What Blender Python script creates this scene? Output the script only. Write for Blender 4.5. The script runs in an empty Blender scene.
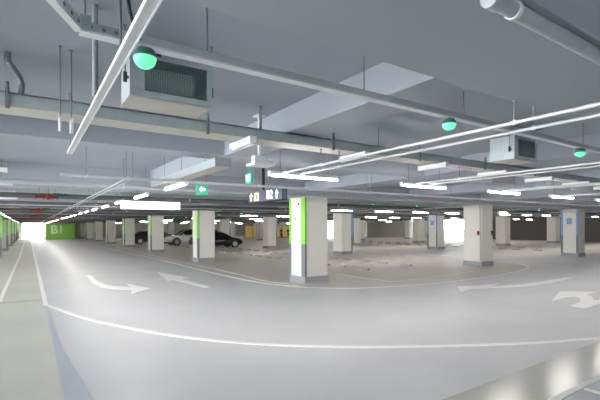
import bpy, math, random
from mathutils import Vector, Matrix
from mathutils.geometry import tessellate_polygon
random.seed(7)
C = bpy.context.scene.collection
SC = bpy.context.scene

# ------------------------------------------------------------------ camera
EYE = 1.8
cam_data = bpy.data.cameras.new('camera')
cam_data.sensor_width = 36.0
cam_data.lens = 36.0 * 407 / 600
cam_data.shift_y = 27 / 600
cam_data.clip_start = 0.05
cam_data.clip_end = 400
cam = bpy.data.objects.new('camera', cam_data)
C.objects.link(cam)
FW = Vector((0.5548, 0.8320, 0)).normalized()
RT = Vector((FW.y, -FW.x, 0))
UP = Vector((0, 0, 1))
roll = math.radians(0.25)
r_ = RT * math.cos(roll) - UP * math.sin(roll)
u_ = UP * math.cos(roll) + RT * math.sin(roll)
m = Matrix((r_, u_, -FW)).transposed().to_4x4()
m.translation = Vector((0, 0, EYE))
cam.matrix_world = m
SC.camera = cam

# ------------------------------------------------------------------ world, exposure
world = bpy.data.worlds.new('world')
SC.world = world
world.use_nodes = True
bg = world.node_tree.nodes['Background']
bg.inputs[0].default_value = (0.95, 0.975, 1.0, 1)
bg.inputs[1].default_value = 3.7
SC.view_settings.view_transform = 'Standard'
SC.view_settings.look = 'None'
SC.view_settings.gamma = 1.0
SC.view_settings.use_curve_mapping = False
SC.view_settings.exposure = 2.58
TUBE = 17.0        # radiance of every fluorescent diffuser
SC.cycles.use_denoising = True
SC.cycles.use_light_tree = True
SC.cycles.max_bounces = 14
SC.cycles.diffuse_bounces = 10
SC.cycles.sample_clamp_indirect = 20.0

# ------------------------------------------------------------------ materials
def mat(name, col, rough=0.6, metal=0.0, noise=0.06, scale=3.0, bump=0.0, bscale=20.0, emit=None, estr=0.0, spec=0.5, stretch=None):
    mt = bpy.data.materials.new(name)
    mt.use_nodes = True
    nt = mt.node_tree
    b = nt.nodes['Principled BSDF']
    b.inputs['Roughness'].default_value = rough
    b.inputs['Metallic'].default_value = metal
    b.inputs['Specular IOR Level'].default_value = spec
    tc = nt.nodes.new('ShaderNodeTexCoord')
    mp = nt.nodes.new('ShaderNodeMapping')
    nt.links.new(tc.outputs['Object'], mp.inputs[0])
    if stretch: mp.inputs['Scale'].default_value = stretch
    n = nt.nodes.new('ShaderNodeTexNoise')
    n.inputs['Scale'].default_value = scale
    n.inputs['Detail'].default_value = 4
    nt.links.new(mp.outputs[0], n.inputs['Vector'])
    rp = nt.nodes.new('ShaderNodeValToRGB')
    rp.color_ramp.elements[0].position = 0.3
    rp.color_ramp.elements[1].position = 0.7
    rp.color_ramp.elements[0].color = tuple(max(0, c * (1 - noise)) for c in col) + (1,)
    rp.color_ramp.elements[1].color = tuple(min(1, c * (1 + noise)) for c in col) + (1,)
    nt.links.new(n.outputs[0], rp.inputs[0])
    nt.links.new(rp.outputs[0], b.inputs['Base Color'])
    if bump:
        n2 = nt.nodes.new('ShaderNodeTexNoise')
        n2.inputs['Scale'].default_value = bscale
        n2.inputs['Detail'].default_value = 3
        nt.links.new(mp.outputs[0], n2.inputs['Vector'])
        bp = nt.nodes.new('ShaderNodeBump')
        bp.inputs['Strength'].default_value = bump
        bp.inputs['Distance'].default_value = 0.02
        nt.links.new(n2.outputs[0], bp.inputs['Height'])
        nt.links.new(bp.outputs[0], b.inputs['Normal'])
    if emit:
        b.inputs['Emission Color'].default_value = emit + (1,)
        b.inputs['Emission Strength'].default_value = estr
    return mt

def floor_mat(name, col, rough, noise=0.05, bump=0.05, spec=0.5):
    mt = mat(name, col, rough, noise=noise, scale=0.6, bump=bump, bscale=3.0, spec=spec)
    nt = mt.node_tree
    b = nt.nodes['Principled BSDF']
    n = nt.nodes.new('ShaderNodeTexNoise')
    n.inputs['Scale'].default_value = 1.7
    n.inputs['Detail'].default_value = 6
    mr = nt.nodes.new('ShaderNodeMapRange')
    mr.inputs['To Min'].default_value = rough * 0.75
    mr.inputs['To Max'].default_value = rough * 1.35
    tc = [x for x in nt.nodes if x.type == 'TEX_COORD'][0]
    nt.links.new(tc.outputs['Object'], n.inputs['Vector'])
    nt.links.new(n.outputs[0], mr.inputs[0])
    nt.links.new(mr.outputs[0], b.inputs['Roughness'])
    return mt

M = {}
M['floor'] = floor_mat('epoxy_floor', (0.66, 0.655, 0.67), 0.40, spec=0.35)
M['floor_tan'] = floor_mat('epoxy_floor_parking', (0.69, 0.645, 0.59), 0.48)  # parking tone, with the warm reflection of cream surfaces put into the colour
M['floor_lane'] = floor_mat('epoxy_floor_walkway', (0.62, 0.62, 0.56), 0.5, spec=0.2)
M['floor_gloss'] = floor_mat('epoxy_floor_gloss', (0.60, 0.59, 0.54), 0.2, 0.05, 0.10)
M['floor_blue'] = floor_mat('epoxy_floor_blue', (0.50, 0.53, 0.60), 0.30)
M['floor_bay'] = floor_mat('epoxy_floor_bay', (0.40, 0.43, 0.48), 0.28)
M['paint'] = mat('white_road_paint', (0.95, 0.94, 0.92), 0.5, noise=0.05, scale=9)
M['paint_thin'] = mat('worn_road_paint', (0.93, 0.92, 0.87), 0.5, noise=0.10, scale=6)
M['slab'] = mat('ceiling_paint', (0.395, 0.42, 0.475), 0.7, noise=0.03, scale=0.8)
M['beam'] = mat('beam_paint', (0.40, 0.425, 0.48), 0.65, noise=0.03, scale=0.8)
M['wall'] = mat('cream_wall', (0.72, 0.69, 0.62), 0.6, noise=0.04, scale=1.2)
M['wall_dark'] = mat('dark_wall', (0.17, 0.165, 0.16), 0.7, noise=0.10, scale=2, stretch=(1, 1, 6))
M['wall_green'] = mat('green_wall', (0.30, 0.66, 0.09), 0.5, noise=0.03)
M['pillar'] = mat('pillar_paint', (0.83, 0.805, 0.74), 0.5, noise=0.02, scale=2)
M['green'] = mat('green_guard', (0.27, 0.72, 0.08), 0.4, noise=0.03)
M['blue'] = mat('blue_guard', (0.25, 0.40, 0.68), 0.4, noise=0.03)
M['grey'] = mat('grey_guard', (0.20, 0.225, 0.24), 0.4, noise=0.05)
M['plinth'] = mat('grey_plinth', (0.32, 0.33, 0.36), 0.45, noise=0.05)
M['galv'] = mat('galvanised_steel', (0.52, 0.59, 0.60), 0.42, metal=0.4, noise=0.06, scale=14)
M['zinc'] = mat('zinc_white', (0.76, 0.78, 0.79), 0.4, metal=0.15, noise=0.03, scale=10)
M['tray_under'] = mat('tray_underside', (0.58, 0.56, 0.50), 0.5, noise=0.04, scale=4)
M['tray_shaded'] = mat('tray_underside_shaded', (0.13, 0.13, 0.135), 0.5, noise=0.15, scale=4)  # underside of the far trays, gloom of the far ceiling put into the colour
M['pipe_shaded'] = mat('grey_pipe_shaded', (0.14, 0.14, 0.145), 0.5, metal=0.2, noise=0.1)  # darkened version of the grey pipe, carries the far ceiling's shade in its colour
M['pipe'] = mat('grey_pipe', (0.62, 0.64, 0.65), 0.35, metal=0.4, noise=0.04)
M['pvc'] = mat('clear_wrapped_pipe', (0.46, 0.49, 0.51), 0.3, noise=0.08, scale=12)
M['rod'] = mat('steel_rod', (0.26, 0.27, 0.29), 0.5, metal=0.5)
M['black'] = mat('black_plastic', (0.015, 0.015, 0.017), 0.4)
M['rubber'] = mat('rubber', (0.03, 0.03, 0.03), 0.8)
M['white'] = mat('white_enamel', (0.86, 0.87, 0.88), 0.35, noise=0.02)
M['red'] = mat('red_enamel', (0.24, 0.013, 0.01), 0.4, noise=0.05)
M['dgreen'] = mat('dark_green_enamel', (0.04, 0.12, 0.09), 0.4)
M['tube'] = mat('lit_diffuser', (0.9, 0.9, 0.9), 0.5, emit=(1.0, 0.97, 0.91), estr=TUBE)
M['lightbox'] = mat('lit_sign_face', (0.9, 0.9, 0.9), 0.5, emit=(1.0, 1.0, 1.0), estr=0.6)
M['lamp_green'] = mat('lit_green_lens', (0.08, 0.55, 0.32), 0.3, emit=(0.22, 1.0, 0.55), estr=0.13)
M['led'] = mat('lit_led_core', (0.9, 0.9, 0.9), 0.4, emit=(0.55, 1.0, 0.82), estr=0.5)
M['sign_green'] = mat('lit_exit_sign', (0.05, 0.36, 0.22), 0.4, emit=(0.08, 0.62, 0.38), estr=0.06)
M['sign_white'] = mat('lit_sign_symbol', (0.9, 0.9, 0.9), 0.4, emit=(0.9, 1.0, 0.95), estr=0.17)
M['sign_dark'] = mat('sign_dark_face', (0.06, 0.075, 0.14), 0.35)
M['sign_yellow'] = mat('lit_sign_yellow', (0.9, 0.8, 0.3), 0.4, emit=(1.0, 0.85, 0.35), estr=0.15)
M['mesh_dark'] = mat('dark_grille', (0.22, 0.28, 0.27), 0.4, metal=0.3)
M['coil'] = mat('fan_drum', (0.75, 0.82, 0.80), 0.4, metal=0.2)
M['concrete'] = mat('concrete_stop', (0.40, 0.38, 0.37), 0.8, noise=0.15, scale=8)
M['glass'] = mat('window_glass_dark', (0.02, 0.025, 0.03), 0.08, spec=0.8)
M['car_black'] = mat('black_car_paint', (0.012, 0.012, 0.015), 0.15, noise=0.02, spec=0.8)
M['car_white'] = mat('white_car_paint', (0.78, 0.78, 0.77), 0.2, noise=0.01)
M['car_dark'] = mat('dark_car_paint', (0.04, 0.035, 0.04), 0.18, noise=0.02, spec=0.8)
M['car_grey'] = mat('grey_car_paint', (0.16, 0.16, 0.17), 0.2, noise=0.02)
M['alloy'] = mat('alloy_rim', (0.55, 0.55, 0.56), 0.3, metal=0.8)
M['lens'] = mat('headlamp_lens', (0.75, 0.78, 0.8), 0.1)
M['taillight'] = mat('tail_lamp_lens', (0.55, 0.02, 0.02), 0.2)
M['yellow'] = mat('yellow_panel', (0.80, 0.58, 0.13), 0.5, noise=0.08, scale=1.5)
M['skin'] = mat('skin', (0.55, 0.36, 0.26), 0.6)
M['cloth_dark'] = mat('dark_cloth', (0.025, 0.025, 0.035), 0.9)
M['cloth_yellow'] = mat('yellow_cloth', (0.70, 0.50, 0.08), 0.9)
M['hair'] = mat('black_hair', (0.01, 0.01, 0.01), 0.7)
M['ramp'] = mat('ramp_concrete', (0.55, 0.56, 0.57), 0.8, noise=0.05)
M['glass_lit'] = mat('lit_lobby_panel', (0.9, 0.9, 0.9), 0.3, emit=(0.96, 0.98, 1.0), estr=0.35)
M['blue_photo'] = mat('blue_poster', (0.18, 0.32, 0.55), 0.4, noise=0.3, scale=4)

# ------------------------------------------------------------------ mesh helpers
class MB:
    def __init__(s):
        s.v = []; s.f = []; s.mi = []; s.sm = []
    def add(s, vs, fs, mi=0, smooth=False):
        k = len(s.v); s.v += [tuple(p) for p in vs]
        for f in fs:
            s.f.append([k + i for i in f]); s.mi.append(mi); s.sm.append(smooth)
        return s
    def box(s, x0, y0, z0, x1, y1, z1, mi=0):
        vs = [(x0,y0,z0),(x1,y0,z0),(x1,y1,z0),(x0,y1,z0),(x0,y0,z1),(x1,y0,z1),(x1,y1,z1),(x0,y1,z1)]
        return s.add(vs, [(0,3,2,1),(4,5,6,7),(0,1,5,4),(1,2,6,5),(2,3,7,6),(3,0,4,7)], mi)
    def cyl(s, a, b, r, n=10, mi=0, r2=None, caps=True):
        a = Vector(a); b = Vector(b); d = (b - a).normalized()
        t = Vector((0,0,1)) if abs(d.z) < 0.9 else Vector((1,0,0))
        p = d.cross(t).normalized(); q = d.cross(p)
        r2 = r if r2 is None else r2
        vs = [a + (p*math.cos(2*math.pi*i/n) + q*math.sin(2*math.pi*i/n))*r for i in range(n)]
        vs += [b + (p*math.cos(2*math.pi*i/n) + q*math.sin(2*math.pi*i/n))*r2 for i in range(n)]
        s.add(vs, [(i, n+i, n+(i+1)%n, (i+1)%n) for i in range(n)], mi, True)
        if caps:
            s.add(vs, [tuple(range(n)), tuple(reversed(range(n, 2*n)))], mi)
        return s
    def path(s, pts, r, n=8, mi=0):
        for a, b in zip(pts, pts[1:]): s.cyl(a, b, r, n, mi)
        return s
    def dome(s, c, r, z0, z1, n=16, k=8, mi=0):   # slice of a sphere, z0..z1 as fractions of r
        rings = []
        a0, a1 = math.asin(max(-1, z0)), math.asin(min(1, z1))
        for j in range(k+1):
            a = a0 + (a1 - a0)*j/k
            rings.append([(c[0]+r*math.cos(a)*math.cos(2*math.pi*i/n), c[1]+r*math.cos(a)*math.sin(2*math.pi*i/n), c[2]+r*math.sin(a)) for i in range(n)])
        vs = [p for g in rings for p in g]
        fs = [(j*n+i, j*n+(i+1)%n, (j+1)*n+(i+1)%n, (j+1)*n+i) for j in range(k) for i in range(n)]
        s.add(vs, fs, mi, True)
        s.add(vs, [tuple(reversed(range(n))), tuple(range(k*n, (k+1)*n))], mi)
        return s
    def prism(s, poly, z0, z1, mi=0):          # polygon in plan, extruded up
        tri = tessellate_polygon([[Vector((p[0], p[1], 0)) for p in poly]])
        n = len(poly)
        area = sum(poly[i][0]*poly[(i+1)%n][1] - poly[(i+1)%n][0]*poly[i][1] for i in range(n))
        P = poly
        vs = [(p[0], p[1], z0) for p in P] + [(p[0], p[1], z1) for p in P]
        top = []
        for t in tri:
            a, b, c = [Vector(P[i]) for i in t]
            ccw = (b-a).x*(c-a).y - (b-a).y*(c-a).x > 0
            t = t if ccw else tuple(reversed(t))
            top.append(tuple(n+i for i in t)); top.append(tuple(reversed(t)))
        sd = [(i, (i+1)%n, n+(i+1)%n, n+i) for i in range(n)]
        if area < 0: sd = [tuple(reversed(f)) for f in sd]
        return s.add(vs, top + sd, mi)
    def ribbon(s, pts, w, z0, z1, mi=0):
        L, R_ = [], []
        for i, p in enumerate(pts):
            a = Vector(pts[max(0, i-1)]); b = Vector(pts[min(len(pts)-1, i+1)])
            d = (b - a).normalized(); nrm = Vector((-d.y, d.x))
            L.append(Vector(p) + nrm*w/2); R_.append(Vector(p) - nrm*w/2)
        for i in range(len(pts)-1):
            q = [R_[i], R_[i+1], L[i+1], L[i]]
            vs = [(p.x, p.y, z0) for p in q] + [(p.x, p.y, z1) for p in q]
            s.add(vs, [(4,5,6,7),(0,1,5,4),(1,2,6,5),(2,3,7,6),(3,0,4,7)], mi)
        return s
    def mesh(s, name, mats):
        me = bpy.data.meshes.new(name)
        me.from_pydata(s.v, [], s.f)
        for mt in (mats if isinstance(mats, (list, tuple)) else [mats]): me.materials.append(mt)
        me.polygons.foreach_set('material_index', s.mi)
        me.polygons.foreach_set('use_smooth', s.sm)
        me.update()
        return me
    def build(s, name, mats, parent=None, label=None, bevel=0):
        o = bpy.data.objects.new(name, s.mesh(name, mats))
        C.objects.link(o)
        if parent: o.parent = parent
        if label: o['label'] = label
        if bevel:
            b = o.modifiers.new('bevel', 'BEVEL'); b.width = bevel; b.segments = 2; b.limit_method = 'ANGLE'
        return o

def tag(o, label, cat, group=None, kind=None):
    o['label'] = label; o['category'] = cat
    if group: o['group'] = group
    if kind: o['kind'] = kind
    return o
def thing(name, label, cat, loc=(0,0,0), rz=0, group=None):
    o = bpy.data.objects.new(name, None); C.objects.link(o)
    o.location = loc; o.rotation_euler = (0, 0, rz); o.empty_display_size = 0.2
    return tag(o, label, cat, group)
def struct(o): o['kind'] = 'structure'; return o
def kids(o): return [c for c in C.objects if c.parent == o]
CH = {}
def copy_tree(o, parent=None):
    c = o.copy(); C.objects.link(c); c.parent = parent
    for ch in CH[o.name] if o.name in CH else CH.setdefault(o.name, kids(o)):
        copy_tree(ch, c)
    return c
def relabel(c, label, group=None, loc=None, rz=None):
    c['label'] = label
    if group: c['group'] = group
    if loc is not None: c.location = loc
    if rz is not None: c.rotation_euler = (0, 0, rz)
    return c
ORD = ['first','second','third','fourth','fifth','sixth','seventh','eighth','ninth','tenth','eleventh','twelfth','thirteenth',
       'fourteenth','fifteenth','sixteenth','seventeenth','eighteenth','nineteenth','twentieth','twenty-first','twenty-second','twenty-third','twenty-fourth','twenty-fifth']

# ------------------------------------------------------------------ grid of the building
GX, GY, CW = 9.6, 9.8, 0.9
X0, Y0 = 7.33, 10.7
SLAB, SEC, MAIN = 3.23, 2.93, 2.77
XW, XE, YS, YN = -12.0, 53.0, -14.0, 84.0
main_y = [Y0 + GY*j for j in range(-2, 8)]
sec_y = [6.0 + GY*j for j in range(-2, 8)]
main_x = [X0 + GX*i for i in range(-2, 5)]
sec_x = [2.57 + GX*i for i in range(-1, 6)]
TRAYS = [(4.1 + GY*j, 4.4 + GY*j, -8, 44, 2.8) for j in range(7)] + [(2.315 + GY*j, 2.386 + GY*j, -8, 44, 2.794) for j in range(7)] + [(5.4, 9.0, 2.18, 2.42, 2.66)] + [(9.05 + GY*j, 9.15 + GY*j, -8, 46, 2.615) for j in range(7)] + [(6.93 + GY*j + d, 6.97 + GY*j + d, -8, 45, 2.584) for j in range(1, 7) for d in (0, 0.16)] + [(9.24 + GY*j + d, 9.36 + GY*j + d, -8, 46, 2.59) for j in range(7) for d in (3.1, 3.45, 7.0)]
def hang_z(x, y, z):
    c = ceil_z(x, y)
    for a, b, x0, x1, tz in TRAYS:
        if a <= y <= b and x0 <= x <= x1 and z < tz < c: c = tz
    return c
def ceil_z(x, y):
    for b in main_y:
        if b <= y <= b + CW*0.92: return MAIN
    for b in sec_y:
        if b <= y <= b + 0.42: return SEC
    for b in main_x:
        if b <= x <= b + CW: return SEC
    for b in sec_x:
        if b <= x <= b + 0.47: return SEC
    return SLAB

# floor with its painted zones
fl = MB()
fl.box(XW-6, YS, -0.2, XE+12, YN+30, 0.0)
curve = [(5.83,84),(5.83,54.5),(5.83,34.05),(6.13,24.44),(6.07,17.95),(6.12,13.82),(6.26,11.74),(6.56,10.69),(6.95,9.91),(7.58,9.27),(8.14,8.94),(9.08,8.65),(10.44,8.34),(11.91,8.3),(13.72,8.35),(15.36,8.53),(16.83,8.8),(18.02,9.21),(19.03,9.9),(19.6,10.78),(19.67,11.43)]
fl.prism(curve + [(19.67, 84)], -0.01, 0.002, 1)
fl.prism([(24.5,11.5),(52.9,11.5),(52.9,84),(24.5,84)], -0.01, 0.002, 1)
fl.prism([(-11.9,-13.9),(0.31,-13.9),(0.31,11.0),(0.28,84),(-11.9,84)], -0.01, 0.002, 2)
fl.prism([(0.31,-13.9),(0.58,-13.9),(0.60,4.2),(0.42,7.0),(0.36,11.0),(0.31,11.0)], -0.01, 0.002, 3)
fl.prism([(0.58,2.7),(20,2.7),(20,-13.9),(0.58,-13.9)], -0.01, 0.002, 5)
fl.prism([(3.2,2.0),(20,2.0),(20,-3.0),(3.2,-3.0)], -0.01, 0.003, 4)
struct(fl.build('floor', [M['floor'], M['floor_tan'], M['floor_lane'], M['floor_blue'], M['floor_bay'], M['floor_gloss']]))

# slab and beams
cb = MB(); cb.box(XW, YS, SLAB, XE, YN, SLAB+0.25)
struct(cb.build('ceiling', M['slab']))
for y in main_y:
    struct(MB().box(XW, y, MAIN, XE, min(y+CW*0.92, YN), SLAB+0.02).build('ceiling_beam', M['beam'], bevel=0.01))
for y in sec_y:
    struct(MB().box(XW, y, SEC, XE, y+0.42, SLAB+0.02).build('ceiling_beam', M['beam'], bevel=0.01))
def split_y(x, w, z):
    # beams along the aisle run between the cross beams
    edges = sorted([(y, y+CW*0.92) for y in main_y] + [(y, y+0.42) for y in sec_y])
    a = YS
    for lo, hi in edges + [(YN, YN)]:
        if lo - a > 0.5:
            struct(MB().box(x, a, z, x+w, lo, SLAB+0.02).build('ceiling_beam', M['beam'], bevel=0.01))
        a = hi
for x in main_x: split_y(x, CW, SEC)
for x in sec_x: split_y(x, 0.47, SEC)

# walls
ww = MB(); ww.box(XW-0.2, YS, 0, XW, -6, SLAB); ww.box(XW-0.2, 18, 0, XW, YN, SLAB); ww.box(XW-0.2, -6, 2.75, XW, 18, SLAB)  # unseen opening in this wall is added to bring daylight onto left-hand faces
struct(ww.build('wall_west', M['wall']))
struct(MB().box(XW, YS-0.2, 0, XE, YS, SLAB).build('wall_south', M['wall']))
nw = MB(); nw.box(XW, YN, 0, -0.9, YN+0.2, SLAB); nw.box(2.2, YN, 0, XE, YN+0.2, SLAB)
nw.box(-0.9, YN, 2.65, 2.2, YN+0.2, SLAB)
struct(nw.build('wall_north', M['wall']))
we = MB()
we.box(XE, YS, 0, XE+0.2, 36.0, SLAB, 0); we.box(XE, 40.2, 0, XE+0.2, YN, SLAB, 1); we.box(XE, 36.0, 2.8, XE+0.2, 40.2, SLAB, 0)
struct(we.build('wall_east', [M['wall_dark'], M['wall']]))
# green entrance wall with B1, standing before the exit
GYW = 74.0
gw = MB(); gw.box(2.2, GYW, 0, 6.1, GYW+0.25, 2.5); gw.box(2.2, GYW+0.25, 0, 2.45, YN, 2.5)
g = tag(gw.build('entrance_wall', M['wall_green']), 'bright green wall with large pale B1 beside the daylit exit', 'wall')
def text(name, body, size, loc, rot, m_, parent=None, depth=0.01):
    cu = bpy.data.curves.new(name, 'FONT'); cu.body = body; cu.size = size; cu.extrude = depth
    cu.align_x = 'CENTER'; cu.align_y = 'CENTER'; cu.offset = size*0.02
    ob = bpy.data.objects.new(name, cu); ob.location = loc; ob.rotation_euler = rot
    C.objects.link(ob)
    bpy.context.view_layer.update()
    me = bpy.data.meshes.new_from_object(ob.evaluated_get(bpy.context.evaluated_depsgraph_get()))
    bpy.data.objects.remove(ob)
    me.materials.clear(); me.materials.append(m_)
    ob = bpy.data.objects.new(name, me); ob.location = loc; ob.rotation_euler = rot
    C.objects.link(ob)
    if parent: ob.parent = parent
    return ob
M['letter'] = mat('pale_lettering', (0.80, 0.93, 0.70), 0.5)
text('lettering', 'B1', 1.75, (3.75, GYW-0.012, 1.5), (math.pi/2, 0, 0), M['letter'], g)

# outside: ramp beyond the exit and the court beyond the east opening
M['dark_ramp'] = mat('dark_concrete', (0.16, 0.17, 0.18), 0.8)
pw = MB().add([(-0.8,YN+3,0),(1.3,YN+3,0),(1.3,YN+3,0.55),(-0.8,YN+3,1.75),(-0.8,YN+3.3,0),(1.3,YN+3.3,0),(1.3,YN+3.3,0.55),(-0.8,YN+3.3,1.75)],
       [(0,1,2,3),(4,7,6,5),(0,4,5,1),(1,5,6,2),(2,6,7,3),(3,7,4,0)])
tag(pw.build('ramp_barrier', M['dark_ramp']), 'grey sloping ramp side seen through the far daylit exit', 'ramp')

# railing in the east opening
rl = thing('railing', 'dark railing standing across the bright opening in the far right wall', 'railing', (XE+0.1, 36.02, 0))
MB().box(-0.03, 0, 1.05, 0.03, 4.16, 1.12).build('top_rail', M['grey'], rl)
bl = MB()
for k in range(28): bl.box(-0.01, 0.07+k*0.148, 0.02, 0.01, 0.09+k*0.148, 1.05)
bl.build('balusters', M['grey'], rl)
for y in (0.03, 2.0, 4.13): MB().box(-0.03, y-0.03, 0, 0.03, y+0.03, 1.05).build('post', M['grey'], rl)
ow = MB().box(XE+3, 34, 0, XE+3.2, 44, 1.3)  # low wall added to cover part of the glare in the east opening
tag(ow.build('parapet', M['blue_photo']), 'added low bluish parapet outside the bright opening, behind the railing', 'parapet')

# ------------------------------------------------------------------ pillars
LINES = {-1: 'left of the aisle', 0: 'right of the aisle', 1: 'second line right of the aisle', 2: 'third line right of the aisle', 3: 'fourth line right of the aisle', 4: 'fifth line, beside dark wall'}
def pillar(i, j):
    x, y = X0 + GX*i, Y0 + GY*j
    colname = 'green' if i <= 0 else ('blue' if i < 3 and (i, j) != (1, 0) else None)
    if (i, j) == (0, 0): lb = 'nearest cream square pillar with bright green corner strips and small green letters'
    elif (i, j) == (1, 0): lb = 'cream square pillar with red alarm bells, second nearest to the viewer'
    elif (i, j) == (2, 0): lb = 'cream square pillar with blue strips, rightmost of the large pillars'
    else:
        adj = f'with {colname} strips' if colname else 'without strips'
        lb = f'cream pillar {adj}, {ORD[j]} from front in the line {LINES[i]}' if i < 2 else f'cream pillar {adj}, {ORD[j]} from front, {LINES[i]}'
    t = thing('pillar', lb, 'pillar', (x, y, 0), 0, 'square parking pillars')
    MB().box(0, 0, 0, CW, CW, MAIN if True else 0).build('shaft', M['pillar'], t, bevel=0.012)
    e = 0.018
    pl = MB(); pl.box(-e, -e, 0, CW+e, CW+e, 0.2)
    pl.build('plinth', M['plinth'], t, bevel=0.006)
    gtop = 2.74
    if colname:
        mc = M[colname]
        h = 1.25
        def guard(nm, z0, z1, m_):
            g_ = MB()
            w = 0.2
            if i == -1:
                g_.box(CW, 0, z0, CW+e, CW*0.45, z1)         # aisle face of the left line
                g_.box(CW-0.12, -e, z0, CW+e, 0, z1)
            else:
                if i != 1:
                    g_.box(-e, 0, z0, 0, w if i <= 0 else 0.1, z1)
                    g_.box(-e, -e, z0, 0.0, 0.0, z1)
                if i <= 0: g_.box(0, -e, z0, 0.05, 0, z1)
                elif i == 2: g_.box(-e, CW-0.10, z0, 0, CW+e, z1)
                else: g_.box(CW-0.10, -e, z0, CW+e, 0, z1)
                if i == 0: g_.box(-e, CW-0.08, z0, 0, CW+e, z1)
            return g_.build(nm, m_, t)
        guard('corner_strip', h, gtop, mc)['label'] = f'{colname} painted corner strip'
        guard('corner_guard', 0.2, h, M['grey'])['label'] = 'dark grey corner guard below the strip'
    return t
P = {}
for i in range(-1, 5):
    for j in range(0, 8):
        if i == -1 and j < 1: continue
        if (i, j) in ((3, 0), (4, 0)): continue
        if j == 7 and i > 0: continue
        P[(i, j)] = pillar(i, j)
# details of the nearest pillar
p = P[(0, 0)]
tx = text('letters', 'B\n1', 0.17, (-0.004, 0.58, 1.98), (math.pi/2, 0, -math.pi/2), M['green'], p, 0.004)
tx['label'] = 'green vertical lettering'
MB().cyl((-0.03, 0.36, 2.55), (0, 0.36, 2.55), 0.03, 12).build('sensor', M['black'], p)
# conduit and bells on the second pillar
p = P[(1, 0)]
MB().cyl((-0.018, 0.045, 0.2), (-0.018, 0.045, 2.75), 0.018, 10).build('conduit', M['plinth'], p)
for (bx, by, dx, dy) in ((-0.05, 0.14, -1, 0), (0.8, -0.04, 0, -1)):
    b = MB()
    if dx: b.cyl((-0.05, by, 1.53), (0, by, 1.53), 0.055, 16); b.box(-0.04, by-0.035, 1.39, 0, by+0.035, 1.48)
    else: b.cyl((bx, -0.05, 1.53), (bx, 0, 1.53), 0.055, 16); b.box(bx-0.035, -0.04, 1.39, bx+0.035, 0, 1.48)
    b.build('alarm_bell', M['red'], p, 'red fire alarm bell')
# small blue number plates on blue pillars
for key in ((2, 0), (2, 1)):
    MB().box(-0.012, 0.32, 1.9, 0, 0.6, 2.25).build('number_plate', M['blue'], P[key], 'small blue number plate')

# ------------------------------------------------------------------ floor markings
def line(name, pts, w, label, m_='paint', cat='floor line', grp='painted floor lines'):
    return tag(MB().ribbon(pts, w, 0.0, 0.006).build(name, M[m_]), label, cat, grp)
def smooth(pts, n=4):
    out = []
    for i in range(len(pts)-1):
        p0 = Vector(pts[max(0,i-1)]); p1 = Vector(pts[i]); p2 = Vector(pts[i+1]); p3 = Vector(pts[min(len(pts)-1,i+2)])
        for k in range(n):
            t = k/n
            q = 0.5*((2*p1)+(p2-p0)*t+(2*p0-5*p1+4*p2-p3)*t*t+(3*p1-p0-3*p2+p3)*t**3)
            out.append((q.x, q.y))
    out.append(pts[-1]); return out
arc = [(0.35,11.22),(0.79,9.59),(1.13,8.6),(1.74,7.28),(2.29,6.36),(2.84,5.68),(3.41,5.13),(4.0,4.66),(4.61,4.24),(5.27,3.85),(5.96,3.47),(6.72,3.1),(7.61,2.76),(8.4,2.5)]
line('floor_line', smooth(arc), 0.10, 'long white curved line sweeping across the near floor')
line('floor_line', [(0.33,11.2),(0.31,40),(0.30,72)], 0.10, 'straight white line running down the aisle to the exit')
line('floor_line', [(-0.60,12.4),(-0.48,30),(-0.45,72)], 0.09, 'straight white line left of the aisle line, near the left pillars')
line('floor_line', smooth(curve[1:]), 0.10, 'thin pale line curving round the front of the pillars and parking area', 'paint_thin')
inner = [(7.12,54),(7.0,41.08),(6.67,26.6),(6.65,19.67),(6.72,16.36),(6.64,13.63),(6.55,12.3),(6.66,11.46),(6.93,11.04)]
line('floor_line', smooth(inner), 0.07, 'thinner pale line just inside the curving one, ending at the nearest pillar', 'paint_thin')
line('floor_line', [(9.67,13.4),(9.78,11.72),(9.82,9.37)], 0.05, 'short thin line making the left side of the near parking bay corner', 'paint_thin')
line('floor_line', [(9.79,9.35),(11.15,9.36),(13.2,9.55),(16.19,9.76)], 0.05, 'thin line along the front of the near parking bay', 'paint_thin')
line('floor_line', [(21.0,18.2),(21.48,14.83),(22.28,12.94),(22.32,12.0)], 0.08, 'short pale line on the floor behind the pillar with alarm bells', 'paint_thin')
line('floor_line', [(3.2,2.04),(18,2.10)], 0.075, 'white bay line along the bottom right corner')
line('floor_line', [(5.1,2.0),(5.05,-3)], 0.075, 'white bay divider meeting the line in the bottom right corner')
line('floor_line', [(7.75,2.06),(7.7,-3)], 0.075, 'white bay divider just past the right edge')
line('floor_joint', [(-4.0,12.2),(0.28,12.1)], 0.05, 'dark floor joint crossing the walkway on the left', 'concrete', 'floor joint')
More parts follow.
